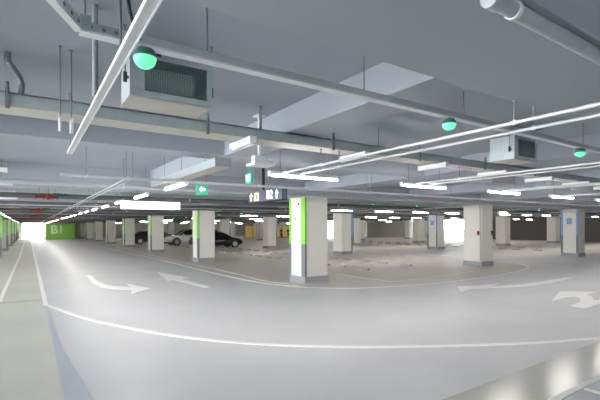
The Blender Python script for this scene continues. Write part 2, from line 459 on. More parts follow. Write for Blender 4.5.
arrows = [
 ([(1.82,17.5),(1.97,17.0),(1.92,15.3),(2.02,14.06),(2.27,13.48),(2.59,13.18),(2.61,14.06),(2.98,12.48),(2.31,11.75),(2.49,12.53),(2.14,12.84),(1.85,13.41),(1.73,14.69)], 'white floor arrow bending right, leftmost of the painted arrows'),
 ([(4.34,16.95),(4.75,14.26),(4.45,14.45),(4.59,11.84),(4.38,11.61),(4.15,14.1),(3.9,13.9)], 'white straight floor arrow pointing down the aisle, second from left'),
 ([(10.65,7.53),(9.85,6.83),(10.59,7.02),(11.4,6.63),(12.51,6.33),(13.87,6.31),(15.61,6.46),(15.54,6.68),(14.04,6.63),(12.58,6.67),(11.45,6.96),(12.3,7.15),(11.4,7.25)], 'long curving white floor arrow pointing left, in front of the pillar with bells'),
 ([(10.43,4.77),(12.12,5.34),(12.83,4.72),(12.14,4.72),(11.83,4.46),(11.32,4.23),(11.78,4.15),(11.32,3.99),(10.06,3.93),(10.11,4.24),(10.83,4.33),(11.37,4.53),(11.59,4.73),(11.3,4.84)], 'white double headed floor arrow at the right edge'),
]
for poly, lb in arrows:
    tag(MB().prism(poly, 0.0, 0.006).build('floor_arrow', M['paint']), lb, 'floor arrow', 'painted floor arrows')

# ------------------------------------------------------------------ batten lights
_hm = MB().box(-0.625, -0.038, 0.03, 0.625, 0.038, 0.075).box(-0.64, -0.04, 0.0, -0.612, 0.04, 0.078).box(0.612, -0.04, 0.0, 0.64, 0.04, 0.078).mesh('housing', M['white'])
_d = MB()
_n = 6
_vs = [(x, 0.033*math.cos(math.pi + math.pi*k/_n), 0.03 + 0.03*math.sin(math.pi + math.pi*k/_n)) for x in (-0.61, 0.61) for k in range(_n+1)]
_d.add(_vs, [(k, k+1, _n+2+k, _n+1+k) for k in range(_n)] + [tuple(range(_n+1)), tuple(reversed(range(_n+1, 2*_n+2)))])
_lit = _d.mesh('diffuser', M['tube'])
_unlit = _d.mesh('diffuser_off', M['white'])
_rods = {}
def rod_mesh(L):
    L = round(L, 3)
    if L not in _rods:
        r = MB(); r.cyl((0,0,0), (0,0,L), 0.006, 6); r.box(-0.011,-0.011,L-0.01,0.011,0.011,L)
        _rods[L] = r.mesh('hanger_rod', M['rod'])
    return _rods[L]
def child(name, me, par, loc=(0,0,0)):
    o = bpy.data.objects.new(name, me); C.objects.link(o); o.parent = par; o.location = loc; return o
def lamp(x, y, z, along_y, label, group, lit=True, scale=1.0):
    t = thing('batten_light', label, 'ceiling light', (x, y, z), math.pi/2 if along_y else 0, group)
    h = child('housing', _hm, t); d = child('diffuser', _lit if lit else _unlit, t)
    if scale != 1.0: h.scale.x = scale; d.scale.x = scale
    for s in ((-0.06, 0.16) if not lit and scale < 1 else (-0.12, 0.12) if scale < 1 else (-0.45, 0.45)):
        wx, wy = (x, y+s) if along_y else (x+s, y)
        L = hang_z(wx, wy, z + 0.075) - z - 0.075
        if L > 0.01: child('hanger_rod', rod_mesh(L), t, (s, 0, 0.075))
    return t

ROWN = ['nearest row', 'second row back', 'third row back', 'fourth row back', 'fifth row back', 'sixth row back', 'seventh row back', 'eighth row back']
for k in range(9):
    lamp(3.58 + 2.8*k, 5.22, 2.55, False, f'glowing white tube light, {ORD[k]} from left in the nearest row of lights', 'lit tube lights, nearest row')
for j in range(1, 8):
    xs = [12.4 + 2.8*k for k in range(14)]
    if j >= 3: xs = xs[::2]
    for k, x in enumerate(xs):
        lamp(x, 5.22 + GY*j, 2.55, False, f'glowing tube light, {ORD[k]} from left in the {ROWN[j]}', f'lit tube lights, {ROWN[j]}')
for k in range(25):
    y = 7.65 + 2.8*k
    if abs(y - 13.3) < 0.1: pass
    lamp(2.3, y, 2.545, True, f'glowing tube light, {ORD[k]} from viewer in the line down the aisle', 'lit tube lights along the aisle')
for k in range(20):
    lamp(-1.12, 15.3 + 2.8*k, 2.50, True, f'glowing tube light over the left walkway, {ORD[k]} from the viewer', 'lit tube lights over the left walkway', True, 0.3)
# short dead lights under the cable tray
for k in range(7):
    lamp(2.02 + 1.66*k, 4.2, 2.71, True, f'short unlit white light under the wide cable tray, {ORD[k]} from left', 'unlit lights under the cable tray', False, 0.42)
# unlit battens over the left walkway
for k in range(20):
    lamp(-0.92, 8.1 + 2.45*k, 2.70, False, f'unlit white light crossing above the left walkway, {ORD[k]} from the viewer', 'unlit lights above the left walkway', False)

# ------------------------------------------------------------------ cable trays, races and pipes
def rods_along(t, base, x0, x1, y, z, step, axis='x', r0=0):
    a = x0
    while a <= x1:
        wx, wy = (a, y) if axis == 'x' else (y, a)
        L = hang_z(wx, wy, z) - z
        if L > 0.01: child('hanger_rod', rod_mesh(L), t, (wx-base[0], wy-base[1], z-base[2]))
        a += step
TN = ['nearest', 'second', 'third', 'fourth', 'fifth', 'sixth', 'seventh', 'eighth']
for j in range(0, 7):
    y = 4.1 + GY*j; x0, x1 = (-8, 44)
    t = thing('cable_tray', f'wide galvanised cable tray with pale underside running left to right, {TN[j]} one', 'cable tray', (x0, y, 2.8), 0, 'wide cable trays')
    L = x1 - x0
    MB().box(0,0,0.004,L,0.012,0.118).box(0,0.288,0.004,L,0.30,0.118).box(0,0,0.106,L,0.30,0.118).build('side_rail', M['galv'], t)
    MB().box(0,-0.003,0,L,0.303,0.006).build('underside', M['tray_under'] if j == 0 else M['tray_shaded'], t)
    rods_along(t, (x0,y,2.8), x0+0.6, x1, y+0.15, 2.918, 2.9)
    if j == 0:
        for bx in (-0.14, 1.57, 3.25, 4.9, 6.6, 8.3):
            b = MB(); b.box(bx-x0-0.015, -0.02, -0.02, bx-x0+0.015, 0.0, 0.15); b.cyl((bx-x0, -0.012, 0.1), (bx-x0, -0.012, 0.2), 0.012, 8)
            b.build('clamp', M['grey'], t)
for j in range(0, 7):
    y = 2.35 + GY*j; x0, x1 = (0.22 if j == 0 else -8), (44 if j else 30)
    t = thing('wiring_channel', f'slim pale wiring channel carrying green lamps, {TN[j]} one' if j < 3 else f'slim pale wiring channel, {TN[j]} from the viewer', 'wiring channel', (x0, y, 2.8), 0, 'slim wiring channels')
    L = x1 - x0
    MB().box(0,-0.02,0,L,0.02,0.055).build('channel', M['galv'], t)
    MB().box(0,-0.032,-0.006,L,0.034,0.006).build('channel_lip', M['zinc'], t)
    if j == 0:
        # punched channel bending away at the left end
        b = MB()
        A, B = Vector((0,0,0)), Vector((-0.155,-0.29,0)); E_ = Vector((-0.75,-1.42,0))
        d = (E_-A).normalized(); nrm = Vector((-d.y, d.x, 0))
        q = [A - nrm*0.02, E_ - nrm*0.02, E_ + nrm*0.02, A + nrm*0.02]
        b.add([(v.x,v.y,0) for v in q]+[(v.x,v.y,0.06) for v in q], [(0,3,2,1),(4,5,6,7),(0,1,5,4),(1,2,6,5),(2,3,7,6),(3,0,4,7)])
        for k in range(14):
            c = A + d*(0.06 + k*0.075)
            for sgn in (1, -1): b.cyl(c + nrm*0.0205*sgn + Vector((0,0,0.03)), c + nrm*0.022*sgn + Vector((0,0,0.03)), 0.011, 10, 1)
        for k in range(5): b.cyl((0.05+k*0.06, -0.0205, 0.03), (0.05+k*0.06, -0.022, 0.03), 0.010, 10, 1)
        b.build('bent_channel', [M['zinc'], M['rod']], t, 'punched channel bending away')
        b = MB().box(0.0,-0.03,-0.004,0.05,0.03,0.085); b.build('bracket', M['galv'], t)
        child('hanger_rod', rod_mesh(SLAB-2.885), t, (0.025, 0, 0.085))
    rods_along(t, (x0,y,2.8), x0 + (0.68 if j == 0 else 1.0), x1, y, 2.855, 1.27 if j == 0 else 2.75)

def pipe(name, label, cat, pts, r, m_, group, drops=(), n=10):
    base = pts[0]
    t = thing(name, label, cat, base, 0, group)
    rel = [tuple(Vector(p)-Vector(base)) for p in pts]
    MB().path(rel, r, n).build('pipe_run', M[m_], t)
    for (x, y, z) in drops:
        L = hang_z(x, y, z) - z
        if L > 0.02: child('hanger_rod', rod_mesh(L), t, (x-base[0], y-base[1], z-base[2]))
        MB().cyl((x-base[0]-0.012*(1 if True else 0), y-base[1], z-base[2]), (x-base[0]+0.012, y-base[1], z-base[2]), r + 0.006, 10).build('clip', M['zinc'], t)
    return t
def drops_x(x0, x1, y, z, step=2.8): return [(x0+0.35+k*step, y, z) for k in range(int((x1-x0-0.35)/step)+1)]
def drops_y(y0, y1, x, z, step=2.4): return [(x, y0+0.2+k*step, z) for k in range(int((y1-y0-0.2)/step)+1)]

# branches towards the aisle row of lights (they run away from the viewer)
t = thing('wiring_channel', 'bright slim channel slanting from the top of the picture past the round green lamp', 'wiring channel', (0.37, -1.0, 2.6), 0, 'channels feeding the lights')
MB().box(-0.017,0,0,0.017,6.05,0.035).build('channel', M['zinc'], t)
MB().box(-0.024,0,-0.004,-0.017,6.05,0.012).box(0.017,0,-0.004,0.024,6.05,0.012).build('channel_lip', M['white'], t)
for y in (0.2, 3.1, 5.95): child('hanger_rod', rod_mesh(ceil_z(0.37, -1+y)-2.635), t, (0, y, 0.035))
for n_, (xa, xb) in enumerate([(3.13,3.43),(6.02,6.34),(8.9,9.2),(11.8,12.0),(14.6,14.8)]):
    for q, x in enumerate((xa, xb)):
        pipe('conduit', f'grey conduit slanting above near floor, {"left" if q == 0 else "right"} one of {ORD[n_]} pair', 'conduit', [(x,-1.0,2.6),(x,5.1,2.6)], 0.016, 'pipe', 'paired conduits feeding the nearest row of lights', drops_y(-1.0, 5.1, x, 2.6, 2.5))
for q, x in enumerate((1.32, 1.42)):
    pipe('conduit', f'grey conduit down the aisle left of tube lights, {"left" if q == 0 else "right"} of pair', 'conduit', [(x,6.85,2.6),(x,70,2.6)], 0.017, 'pipe', 'paired conduits down the aisle', drops_y(6.85, 70, x, 2.6, 4.9))
for j in range(0, 7):
    for q, dy in enumerate((0.0, 0.16)):
        x0 = 0.39 if j == 0 else -8
        y = 6.95 + GY*j + dy
        pipe('conduit', f'thin pale crosswise conduit before the {ORD[j]} crosswise pillar row, {"front" if q == 0 else "rear"} of the pair', 'conduit', [(x0,y,2.6 + (0.0 if j else 0.0)),(45,y,2.6)], 0.016, 'pipe', 'paired conduits running left to right', drops_x(x0, 45, y, 2.6, 2.95))
    y = 9.1 + GY*j
    pipe('sprinkler_pipe', f'sprinkler pipe just before the {ORD[j]} crosswise row of pillars', 'pipe', [(-8,y,2.66),(46,y,2.66)], 0.045, 'pipe' if j == 0 else 'pipe_shaded', 'sprinkler pipes', drops_x(-8, 46, y, 2.66, 3.1))
    for q, dy in enumerate((3.1, 3.45, 7.0)):
        y = 9.3 + GY*j + dy
        pipe('added_dark_pipe', f'added dark grey ceiling pipe behind the {ORD[j]} crosswise row of pillars, {ORD[q]} of three', 'pipe', [(-8,y,2.64),(46,y,2.64)], 0.055, 'pipe_shaded', 'added dark grey ceiling pipes', drops_x(-8, 46, y, 2.64, 5.9))  # pipes added in dark grey to make the distant ceiling darker
for j in range(1, 5):
    for q, x in enumerate((15.0, 20.6, 26.2)):
        y0 = 4.6 + GY*j
        pipe('conduit', f'short conduit feeding the {ROWN[j]} of lights, {ORD[q]} from left', 'conduit', [(x,y0-4.5,2.62),(x,y0+0.5,2.62)], 0.018, 'pipe', 'short conduits feeding far lights', drops_y(y0-4.5, y0+0.5, x, 2.62, 2.3))
t = pipe('drain_pipe', 'thick translucent wrapped pipe under the beam in the top right corner', 'pipe', [(1.58,0.95,2.732),(12,0.95,2.732)], 0.034, 'pvc', None, [(x,0.95,2.732) for x in (1.75, 4.2, 6.6, 9.0)], 16)
cp = MB(); cp.cyl((-0.015,0,0),(0.05,0,0),0.04,16)
cp.build('end_cap', M['pvc'], t, 'pale end cap')

# lengthwise tray above the aisle lights
t = thing('cable_tray', 'pale cable tray running down the aisle above the tube lights, its end facing the viewer', 'cable tray', (2.18, 5.4, 2.66))
MB().box(0,0,0.004,0.01,3.6,0.12).box(0.23,0,0.004,0.24,3.6,0.12).box(0,0,0.004,0.24,0.01,0.12).build('side_rail', M['galv'], t)
MB().box(0,0,0,0.24,3.6,0.006).build('underside', M['tray_under'], t)
for y in (0.7, 1.9, 3.0): child('hanger_rod', rod_mesh(ceil_z(2.3, 5.4+y)-2.666), t, (0.12, y, 0.006))

# conduits bending up into the slab (dark flexible hoses)
def hose(label, pts, r=0.018, m_='black'):
    o = tag(MB().path(smooth3(pts), r, 8).build('cable_hose', M[m_]), label, 'cable', 'dark cable hoses dropping from the ceiling'); return o
def smooth3(pts, n=5):
    out = []
    V_ = [Vector(p) for p in pts]
    for i in range(len(V_)-1):
        p0 = V_[max(0,i-1)]; p1 = V_[i]; p2 = V_[i+1]; p3 = V_[min(len(V_)-1,i+2)]
        for k in range(n):
            t_ = k/n
            out.append(0.5*((2*p1)+(p2-p0)*t_+(2*p0-5*p1+4*p2-p3)*t_*t_+(3*p1-p0-3*p2+p3)*t_**3))
    out.append(V_[-1]); return out
hose('grey bent hose dropping from the ceiling at the far left', [(-0.13,4.07,3.24),(-0.13,4.07,3.16),(-0.05,4.12,3.04),(-0.05,4.14,2.915)], 0.022, 'rod')
for q, (hx, hy) in enumerate(((0.21, 3.7), (0.29, 3.74))):
    pipe('hanger_drop', f'{"left" if q == 0 else "right"} of two long thin rods ending in a small clamp left of the slanting channel', 'hanger rod', [(hx,hy,2.56),(hx,hy,2.68)], 0.013, 'zinc', 'paired rods with clamps', [(hx,hy,2.67)])
hose('straight grey pipe drop behind the slanting channel', [(0.36,2.9,3.24),(0.36,2.9,2.9),(0.36,2.9,2.64)], 0.018, 'plinth')
hose('dark pipe drop above the small white tray light', [(2.28,4.25,3.24),(2.28,4.25,3.0),(2.28,4.25,2.915)], 0.018, 'rod')

# ------------------------------------------------------------------ green occupancy lamps
_l1 = MB().dome((0,0,0), 0.062, -0.99, 0.02, 18, 8).mesh('lens', M['lamp_green'])
_l2 = MB().dome((0,0,0), 0.064, 0.0, 0.7, 18, 5).cyl((0,0,0.03),(0,0,0.052),0.02,10).mesh('lamp_cap', M['dgreen'])
_l3 = MB().dome((0,0,-0.012), 0.052, -0.99, -0.35, 14, 5).mesh('led_core', M['led'])
def bay_lamp(x, y, z, label, group):
    t = thing('bay_lamp', label, 'indicator lamp', (x, y, z), 0, group)
    child('lens', _l1, t); child('lamp_cap', _l2, t)
    return t
POSN = ['large round green lamp in front of the left fan box', 'round green lamp left of the right fan box', 'round green lamp right of the right fan box', 'round green lamp just past the right edge']
for k in range(4):
    x = 0.54 + 2.68*k
    bay_lamp(x, 2.35, 2.741, POSN[k], 'green bay lamps under the nearest channel')
for j in (1, 2, 3):
    for k in range(8):
        bay_lamp(9.0 + 2.68*k, 2.35 + GY*j, 2.741, f'tiny green lamp over parking bays, {ORD[k]} from left on {TN[j]} channel', f'green bay lamps on the {TN[j]} channel')
_st = MB().box(-0.02,-0.02,0,0.02,0.02,0.02).mesh('mount', M['rod'])
for k in range(14):
    y = 16.7 + 2.8*k
    t = bay_lamp(-1.12, y, 2.5, f'green lamp over the left walkway, {ORD[k]} from the viewer', 'green bay lamps over the left walkway')
    child('hanger_rod', rod_mesh(ceil_z(-1.12, y)-2.552), t, (0,0,0.052))
for k in range(12):
    y = 18.0 + 2.8*k
    t = bay_lamp(8.6, y, 2.5, f'tiny pale green lamp behind the green striped pillars, {ORD[k]} from the viewer', 'green bay lamps behind the first line of pillars')
    child('hanger_rod', rod_mesh(ceil_z(8.6, y)-2.552), t, (0,0,0.052))

# ------------------------------------------------------------------ fan boxes
def fan_box(x, y, z, label):
    w, d, h = 0.58, 0.36, 0.33
    t = thing('fan_box', label, 'ventilation fan', (x, y, z), 0, 'galvanised fan boxes')
    b = MB(); b.box(0,0.02,0.006,0.006,d,h); b.box(w-0.006,0.02,0.006,w,d,h); b.box(0,0.02,h-0.006,w,d,h); b.box(0,d-0.006,0,w,d,h)
    b.build('casing', M['galv'], t)
    MB().box(-0.01,0.0,0,w+0.01,d,0.006).build('underside', M['tray_under'], t, 'pale underside')
    fr = MB(); fr.box(-0.012,-0.012,0,w+0.012,0.02,0.045); fr.box(-0.012,-0.012,h-0.05,w+0.012,0.02,h); fr.box(-0.012,-0.012,0.045,0.09,0.02,h-0.05); fr.box(w-0.03,-0.012,0.045,w+0.012,0.02,h-0.05)
    fr.build('front_frame', M['galv'], t, bevel=0.003)
    MB().cyl((0.1,0.13,0.16),(w-0.12,0.13,0.16),0.1,24).build('fan_drum', M['coil'], t)
    MB().box(0.006,0.3,0.006,w-0.006,0.32,h-0.006).build('back_panel', M['galv'], t)
    gm = MB()
    k = 0.1
    while k < w-0.03: gm.box(k,-0.004,0.045,k+0.002,0.0,h-0.05); k += 0.0125
    k = 0.055
    while k < h-0.05: gm.box(0.09,-0.006,k,w-0.03,-0.002,k+0.002); k += 0.0125
    gm.build('grille', M['mesh_dark'], t, 'fine square wire grille')
    for sx in (-0.03, w+0.03):
        lg = MB(); lg.box(min(sx,0 if sx<0 else w), 0.03, 0.13, max(sx,0 if sx<0 else w), 0.07, 0.14); lg.cyl((sx,0.05,0.10),(sx,0.05,0.17),0.014,8)
        lg.build('mounting_lug', M['black'], t)
        wx, wy = x+sx, y+0.05
        child('hanger_rod', rod_mesh(ceil_z(wx, wy)-z-0.17), t, (sx, 0.05, 0.17))
    return t
fan_box(0.60, 3.02, 2.73, 'galvanised fan box with wire grille behind the large green lamp')
fan_box(5.56, 3.02, 2.73, 'galvanised fan box with dark grille at the upper right between green lamps')
hose('black cable curving from the ceiling behind the left fan box lamp', [(0.50,2.62,3.24),(0.53,2.66,3.1),(0.62,2.75,3.0),(0.76,2.9,3.0),(0.80,3.06,3.075)], 0.012)
hose('black cable arching from the ceiling to the right fan box', [(6.0,2.2,3.24),(5.95,2.5,3.2),(5.86,2.8,3.14),(5.75,3.1,3.075)], 0.012)

# ------------------------------------------------------------------ hanging signs
t = thing('exit_sign', 'square green exit sign with white left arrow hanging over the aisle', 'exit sign', (3.0, 8.5, 2.50), 0, 'green exit signs')
MB().box(0,0,0,0.26,0.04,0.25).build('sign_box', M['sign_green'], t, bevel=0.004)
ar = MB().prism([(0.05,0),(0.12,0.07),(0.12,0.03),(0.2,0.03),(0.2,-0.03),(0.12,-0.03),(0.12,-0.07)], 0, 0.004).build('arrow_symbol', M['sign_white'], t)
ar.rotation_euler = (math.pi/2, 0, 0); ar.location = (0, 0, 0.125)
for x in (0.04, 0.22): child('hanger_rod', rod_mesh(ceil_z(3.0+x, 8.52)-2.75), t, (x, 0.02, 0.25))

# pole-mounted white plate with a small exit sign below
t = thing('sensor_plate', 'white ceiling pole ending in a flat plate above the small exit sign', 'sensor', (2.46, 4.62, 2.58))
MB().cyl((0,0,0.13),(0,0,0.645),0.02,12).box(-0.06,-0.06,0.63,0.06,0.06,0.65).build('pole', M['white'], t)
MB().box(-0.13,-0.12,0,0.17,0.12,0.035).build('plate', M['white'], t, bevel=0.008)
MB().box(-0.09,-0.05,0.035,0.06,0.05,0.13).build('sensor_box', M['zinc'], t, bevel=0.004)
t = thing('exit_sign', 'small green exit sign seen edge-on beneath the white plate', 'exit sign', (2.34, 4.62, 2.36), 0, 'green exit signs')
MB().box(0,0,0,0.03,0.16,0.125).cyl((0.015,0.08,0.12),(0.015,0.08,0.22),0.008,8).build('sign_box', M['sign_green'], t)
MB().box(-0.003,0.03,0.03,0,0.13,0.11).build('symbol_panel', M['sign_white'], t)

# overhead sign with yellow arrow, exit symbol and B2
t = thing('direction_sign', 'dark hanging sign with yellow arrow and B2 in white before the nearest pillar', 'sign', (4.32, 7.15, 2.37))
MB().box(0,0,0,0.14,1.5,0.25).build('sign_box', M['sign_dark'], t, bevel=0.005)
MB().box(-0.004,0.0,-0.004,0.144,1.5,0.008).build('frame_edge', M['rubber'], t)
t2 = text('lettering', 'B2', 0.26, (-0.004, 0.50, 0.125), (math.pi/2, 0, -math.pi/2), M['sign_white'], t, 0.003)
def arrow_up(name, m_, y, s):
    a = MB().prism([(0,0.11),(0.08,0.02),(0.03,0.02),(0.03,-0.09),(-0.03,-0.09),(-0.03,0.02),(-0.08,0.02)], 0, 0.004).build(name, m_, t)
    a.rotation_euler = (math.pi/2, 0, -math.pi/2); a.location = (-0.001, y, 0.12); a.scale = (s, s, 1); return a
arrow_up('arrow_symbol', M['sign_white'], 0.2, 0.95)
arrow_up('arrow_symbol', M['sign_yellow'], 1.37, 0.95)
MB().box(-0.004,1.0,0.03,0,1.22,0.21).build('symbol_panel', M['sign_yellow'], t)
MB().box(-0.006,1.08,0.06,-0.004,1.14,0.18).build('symbol_mark', M['sign_dark'], t)
MB().box(0.05,0.88,0.25,0.09,0.94,SLAB-2.37).build('post', M['black'], t)
# white light box over the aisle
t = thing('light_box', 'long blank glowing white light box hanging over the aisle', 'sign', (2.345, 13.3, 2.37), 0, 'blank glowing light boxes')
MB().box(0,0.01,0,1.80,0.14,0.35).build('sign_box', M['grey'], t)
MB().box(0.03,0,0.015,1.79,0.01,0.34).build('lit_face', M['lightbox'], t)
for x in (0.3, 1.5): child('hanger_rod', rod_mesh(ceil_z(2.345+x, 13.37)-2.72), t, (x, 0.07, 0.35))
t = thing('light_box', 'small blank glowing white sign behind the pillar with bells', 'sign', (21.4, 12.45, 2.46), 0, 'blank glowing light boxes')
MB().box(0,0.01,0,0.8,0.12,0.22).build('sign_box', M['white'], t)
MB().box(0.01,0,0.01,0.79,0.01,0.21).build('lit_face', M['lightbox'], t)
for x in (0.15, 0.65): child('hanger_rod', rod_mesh(ceil_z(21.4+x, 12.16)-2.68), t, (x, 0.06, 0.22))

# ------------------------------------------------------------------ sprinkler valves
def valve(x, y, z, label):
    t = thing('sprinkler_valve', label, 'valve', (x, y, z), 0, 'red sprinkler valves')
    b = MB(); b.cyl((-0.28,0,0),(0.2,0,0),0.035,12)
    for q in (-0.27,-0.1,0.08,0.19): b.cyl((q-0.012,0,0),(q+0.012,0,0),0.065,14)
    b.cyl((0,0,-0.06),(0,0,0.09),0.04,12); b.dome((0,0,0),0.07,-0.99,0.99,14,8)
    b.build('valve_body', M['red'], t)
    b = MB(); b.cyl((0.2,0.02,0.05),(0.42,0.02,0.05),0.045,12); b.box(0.1,-0.03,0.04,0.24,0.05,0.1)
    b.build('switch_unit', M['dgreen'], t)
    for q in (-0.2, 0.0, 0.14): child('hanger_rod', rod_mesh(ceil_z(x+q, y)-z-0.03), t, (q, 0, 0.03))
    return t
valve(0.42, 12.0, 2.58, 'red sprinkler valve with dark unit hanging over the left walkway, nearest one')
valve(0.36, 20.2, 2.55, 'red sprinkler valve over the left walkway, second from the viewer')
valve(0.36, 27.7, 2.50, 'red sprinkler valve over the left walkway, third from the viewer')
pipe('sprinkler_pipe', 'thin red pipe deep over the left walkway', 'pipe', [(-3,37.6,2.5),(3,37.6,2.5)], 0.05, 'red', None, [(-2,37.6,2.5),(2,37.6,2.5)])

# ------------------------------------------------------------------ wheel stops
_ws = MB().add([(0,-0.3,0),(0.15,-0.3,0),(0.15,0.3,0),(0,0.3,0),(0.03,-0.29,0.08),(0.12,-0.29,0.08),(0.12,0.29,0.08),(0.03,0.29,0.08)],
               [(0,3,2,1),(4,5,6,7),(0,1,5,4),(1,2,6,5),(2,3,7,6),(3,0,4,7)]).mesh('wheel_stop', M['concrete'])
n_ = 0
for col, x in enumerate((11.6, 14.3)):
    for k in range(14):
        for q in (0, 1.5):
            y = 12.7 + 2.65*k + q + (0.1 if col else 0)
            if col == 0 and k == 8: pass
            o = bpy.data.objects.new('wheel_stop', _ws); C.objects.link(o); o.location = (x, y, 0.001)
            tag(o, f'dark wheel stop behind nearest pillar, {"left" if col == 0 else "right"} row, {"near" if q == 0 else "far"} one of {ORD[k]} bay', 'wheel stop', 'wheel stops on the parking bays')
for col, x in enumerate((30.6, 33.3)):
    for k in range(8):
        for q in (0, 1.5):
            o = bpy.data.objects.new('wheel_stop', _ws); C.objects.link(o); o.location = (x, 15.0 + 2.65*k + q, 0.001)
            tag(o, f'wheel stop among blue striped pillars, {"left" if col == 0 else "right"} row, {"near" if q == 0 else "far"} one of {ORD[k]} bay', 'wheel stop', 'wheel stops on the far parking bays')

# ------------------------------------------------------------------ cars (length along +X is the nose)
def car(label, loc, rz, paint, kind='sedan', group='parked cars'):
    t = thing('car', label, 'car', loc, rz, group)
    if kind == 'sedan':
        L, W_ = 4.6, 0.90
        # x, half width, z low, z belt
        S = [(-2.30,0.62,0.42,0.72),(-2.22,0.78,0.30,0.88),(-1.9,0.86,0.24,0.98),(-1.2,0.90,0.22,0.99),(-0.2,0.90,0.20,0.96),(0.8,0.90,0.20,0.94),(1.35,0.89,0.22,0.90),(1.85,0.85,0.24,0.80),(2.15,0.76,0.28,0.70),(2.30,0.58,0.36,0.58)]
        G_ = [(-1.95,0.62,0.97),(-1.35,0.60,1.33),(-0.75,0.60,1.45),(-0.1,0.60,1.46),(0.45,0.60,1.36),(1.15,0.68,0.93)]
        wr, wx = 0.33, (-1.38, 1.40)
    else:
        L, W_ = 4.5, 0.93
        S = [(-2.25,0.70,0.45,0.80),(-2.18,0.82,0.34,1.00),(-1.9,0.90,0.28,1.08),(-1.2,0.93,0.26,1.08),(-0.2,0.93,0.25,1.06),(0.8,0.93,0.25,1.05),(1.3,0.92,0.27,1.02),(1.8,0.88,0.30,0.93),(2.1,0.80,0.34,0.82),(2.25,0.62,0.42,0.66)]
        G_ = [(-2.12,0.72,1.05),(-1.85,0.66,1.45),(-1.2,0.66,1.62),(-0.2,0.66,1.66),(0.45,0.66,1.55),(1.2,0.74,1.04)]
        wr, wx = 0.36, (-1.35, 1.37)
    b = MB(); rings = []
    for x, w, zl, zt in S:
        # wheel arch: lift the sill near the wheels
        zl2 = zl
        ring = [(-w*0.9,zl2),(-w,zl2+0.12),(-w*1.0,(zl+zt)/2),(-w*0.97,zt-0.06),(-w*0.86,zt),(w*0.86,zt),(w*0.97,zt-0.06),(w,(zl+zt)/2),(w,zl2+0.12),(w*0.9,zl2)]
        rings.append([(x, y, z) for y, z in ring])
    n = 10
    vs = [p for r in rings for p in r]
    fs = [(a*n+i, (a+1)*n+i, (a+1)*n+(i+1)%n, a*n+(i+1)%n) for a in range(len(rings)-1) for i in range(n)]
    b.add(vs, fs, 0, True); b.add(vs, [tuple(range(n)), tuple(reversed(range((len(rings)-1)*n, len(rings)*n)))], 0)
    body = b.build('body', paint, t)
    # cabin glass
    def shell(scale, zoff, w_extra, x_in):
        m_ = MB(); rr = []
        return m_
    g_ = MB()
    top = [(x, w, z) for x, w, z in G_]
    def belt(x):
        for (xa,_,_,za),(xb,_,_,zb) in zip(S, S[1:]):
            if xa <= x <= xb: return za + (zb-za)*(x-xa)/(xb-xa)
        return S[-1][3]
    rr = []
    for x, w, z in G_:
        zb = belt(x) - 0.03
        rr.append([(x, -0.80, zb), (x, -w - (0.10 if z - zb < 0.15 else 0.0), max(z-0.05, zb+0.01)), (x, -w*0.7, max(z, zb+0.02)), (x, w*0.7, max(z, zb+0.02)), (x, w + (0.10 if z - zb < 0.15 else 0.0), max(z-0.05, zb+0.01)), (x, 0.80, zb)])
    vs = [p for r in rr for p in r]; n2 = 6
    g_.add(vs, [(a*n2+i, (a+1)*n2+i, (a+1)*n2+(i+1)%n2, a*n2+(i+1)%n2) for a in range(len(rr)-1) for i in range(n2)], 0, False)
    g_.add(vs, [tuple(range(n2)), tuple(reversed(range((len(rr)-1)*n2, len(rr)*n2)))])
    g_.build('window', M['glass'], t, 'dark window glass')
    rf = MB()
    for a in range(1, len(G_)-2):
        x0_, w0, z0_ = G_[a]; x1_, w1, z1_ = G_[a+1]
        vs = [(x0_,-w0-0.02,z0_-0.055),(x0_,-w0*0.7,z0_+0.012),(x0_,w0*0.7,z0_+0.012),(x0_,w0+0.02,z0_-0.055),(x1_,-w1-0.02,z1_-0.055),(x1_,-w1*0.7,z1_+0.012),(x1_,w1*0.7,z1_+0.012),(x1_,w1+0.02,z1_-0.055)]
        rf.add(vs, [(0,4,5,1),(1,5,6,2),(2,6,7,3)])
    # pillars of the cabin
    for s in (-1, 1):
        for a, c in ((G_[-2], G_[-1]), (G_[1], G_[0])):
            rf.cyl((a[0], s*(a[1]+0.015), a[2]-0.05), (c[0], s*0.80, belt(c[0])), 0.028, 6)
        rf.cyl((-0.3, s*0.635, G_[3][2]-0.05), (-0.25, s*0.82, belt(-0.25)), 0.03, 6)
        if kind != 'sedan': rf.cyl((-1.25, s*0.69, G_[2][2]-0.06), (-1.35, s*0.84, belt(-1.3)), 0.06, 6)
    rf.build('roof', paint, t)
    for x in wx:
        for s in (-1, 1):
            w = MB(); w.cyl((0,-0.11,0),(0,0.11,0), wr, 24)
            wo = w.build('wheel', M['rubber'], t); wo.location = (x, s*(W_-0.10), wr)
            r_ = MB(); r_.cyl((0,-0.012,0),(0,0.012,0), wr*0.66, 20)
            for k in range(5):
                a = 2*math.pi*k/5; r_.cyl((0,0,0),(math.cos(a)*wr*0.6,0,math.sin(a)*wr*0.6),0.03,6)
            ro = r_.build('rim', M['alloy'], wo); ro.location = (0, s*0.115, 0)
            ar_ = MB(); ar_.cyl((x, s*(W_-0.14), wr+0.02),(x, s*(W_+0.004), wr+0.02), wr+0.055, 24)
            ar_.build('wheel_arch', M['rubber'], t)
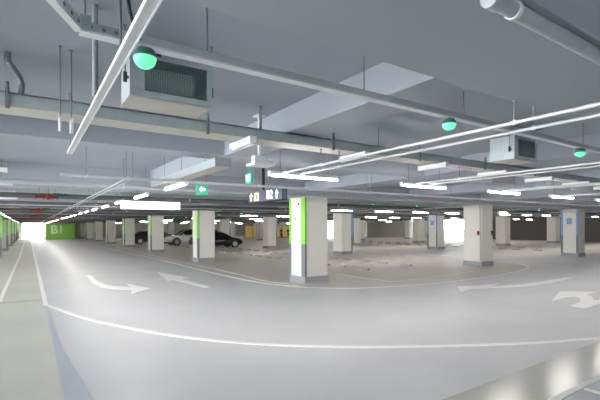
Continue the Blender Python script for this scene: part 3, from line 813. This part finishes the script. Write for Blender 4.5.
    for s in (-1, 1):
        hl = MB().box(-0.09,-0.14,-0.05,0.06,0.14,0.05); o = hl.build('headlight', M['lens'], t, bevel=0.02); o.location = (S[-2][0]+0.02, s*0.60, S[-2][3]-0.12)
        tl = MB().box(-0.05,-0.14,-0.07,0.05,0.14,0.07); o = tl.build('tail_light', M['taillight'], t, bevel=0.02); o.location = (S[1][0]-0.02, s*0.60, S[1][3]-0.14)
        mi = MB().box(-0.09,-0.09,-0.05,0.05,0.09,0.06); o = mi.build('wing_mirror', paint, t, bevel=0.02); o.location = (0.75, s*(W_+0.06), belt(0.75)+0.07)
    pl = MB().box(-0.01,-0.25,-0.06,0.01,0.25,0.06); o = pl.build('number_plate', M['white'], t); o.location = (S[-1][0]+0.005, 0, 0.44)
    return t
car('black saloon car parked facing right between two cream pillars', (13.9, 34.3, 0), 0, M['car_black'])
car('white sport utility car parked facing left, partly behind a green striped pillar', (13.6, 41.3, 0), math.pi, M['car_white'], 'suv')
car('dark car with red tail lights parked left of the white car', (11.5, 47.5, 0), 0, M['car_dark'])
car('dark grey car parked farthest left, seen between green striped pillars', (14.8, 57.5, 0), 0, M['car_grey'])
car('dark car parked behind the white car, only its roof showing', (17.0, 46.8, 0), math.pi, M['car_dark'], 'suv')

# ------------------------------------------------------------------ far end of the parking area
for k in range(6):
    x = 28.4 + 1.38*k
    t = thing('barrier_panel', f'yellow standing barrier panel at the far end, {ORD[k]} from left', 'barrier', (x, 58.2, 0), 0, 'yellow barrier panels')
    MB().box(0.03,0.01,0.15,1.29,0.05,1.95).build('panel', M['yellow'], t)
    MB().box(0,0,0,0.05,0.06,2.0).box(1.27,0,0,1.32,0.06,2.0).box(0,0,1.95,1.32,0.06,2.0).build('frame', M['rod'], t)
    MB().box(0.0,-0.25,0,0.05,0.3,0.04).box(1.27,-0.25,0,1.32,0.3,0.04).build('foot', M['rod'], t)
t = thing('lit_partition', 'bright white lit lobby front seen just right of the nearest pillar', 'partition', (35.6, 47.0, 0))
MB().box(0.06,0,0.12,3.44,0.08,2.5).build('lit_panel', M['glass_lit'], t)
MB().box(0,-0.02,0,0.06,0.1,2.6).box(3.44,-0.02,0,3.5,0.1,2.6).box(1.72,-0.02,0,1.78,0.1,2.6).box(0,-0.02,2.5,3.5,0.1,2.6).box(0,-0.02,0,3.5,0.1,0.12).build('frame', M['rod'], t)
o = MB().box(-0.04,-0.45,0,0,0.75,0.85).build('notice_board', M['white']); o.location = (XE-0.001, 17.9, 1.2)
tag(o, 'small pale notice board on the dark far right wall', 'notice board')
o = MB().box(-0.03,0,0,0,2.6,1.1).build('poster', M['blue_photo']); o.location = (XE+0.18, 43.0, 0.0)
bpy.data.objects.remove(o)

# people
def skin_obj(name, pts, edges, rad, m_, parent, root=0):
    me = bpy.data.meshes.new(name); me.from_pydata(pts, edges, []); me.materials.append(m_)
    o = bpy.data.objects.new(name, me); C.objects.link(o); o.parent = parent
    md = o.modifiers.new('skin', 'SKIN'); md.use_smooth_shade = True
    if not me.skin_vertices: return o
    for i, r in enumerate(rad):
        me.skin_vertices[0].data[i].radius = (r, r) if not isinstance(r, tuple) else r
        me.skin_vertices[0].data[i].use_root = (i == root)
    o.modifiers.new('subsurf', 'SUBSURF').levels = 1
    return o
def person(label, loc, rz, top):
    t = thing('person', label, 'person', loc, rz, 'people at the far end')
    pts = [(0,0,0.93),(0,0,1.15),(0,0,1.38),(0,0.0,1.48),(0,-0.01,1.56),(0,-0.01,1.68),
           (-0.17,0,1.38),(-0.22,0.02,1.12),(-0.22,-0.06,0.88),(-0.22,-0.09,0.78),
           (0.17,0,1.38),(0.22,0.02,1.12),(0.22,-0.06,0.88),(0.22,-0.09,0.78),
           (-0.09,0,0.85),(-0.10,-0.02,0.48),(-0.10,0.06,0.09),(-0.10,-0.10,0.04),
           (0.09,0,0.85),(0.10,-0.06,0.48),(0.11,-0.08,0.09),(0.11,-0.22,0.04)]
    ed = [(0,1),(1,2),(2,3),(3,4),(4,5),(2,6),(6,7),(7,8),(8,9),(2,10),(10,11),(11,12),(12,13),(0,14),(14,15),(15,16),(16,17),(0,18),(18,19),(19,20),(20,21)]
    rad = [(0.15,0.10),(0.13,0.09),(0.15,0.10),0.055,0.085,0.07,0.06,0.045,0.035,0.03,0.06,0.045,0.035,0.03,0.085,0.06,0.045,0.04,0.085,0.06,0.045,0.04]
    skin_obj('body', pts, ed, rad, M['skin'], t)
    jp = pts[:3] + [pts[6], pts[7], (-0.22,-0.05,0.92), pts[10], pts[11], (0.22,-0.05,0.92)]
    skin_obj('jacket', jp, [(0,1),(1,2),(2,3),(3,4),(4,5),(2,6),(6,7),(7,8)], [(0.17,0.125),(0.15,0.115),(0.17,0.12),0.075,0.06,0.05,0.075,0.06,0.05], top, t)
    tp = [(0,0,0.95), pts[14], pts[15], pts[16], pts[18], pts[19], pts[20]]
    skin_obj('trousers', tp, [(0,1),(1,2),(2,3),(0,4),(4,5),(5,6)], [(0.16,0.12),0.10,0.075,0.065,0.10,0.075,0.065], M['cloth_dark'], t)
    MB().dome((0,0.015,1.63),0.105,-0.1,0.99,14,6).build('hair', M['hair'], t)
    return t
person('person in dark clothes standing before the yellow barriers, left of the pair', (33.9, 56.3, 0), 0.4, M['cloth_dark'])
person('person in dark clothes walking before the yellow barriers, right of the pair', (35.1, 56.0, 0), -0.6, M['cloth_dark'])
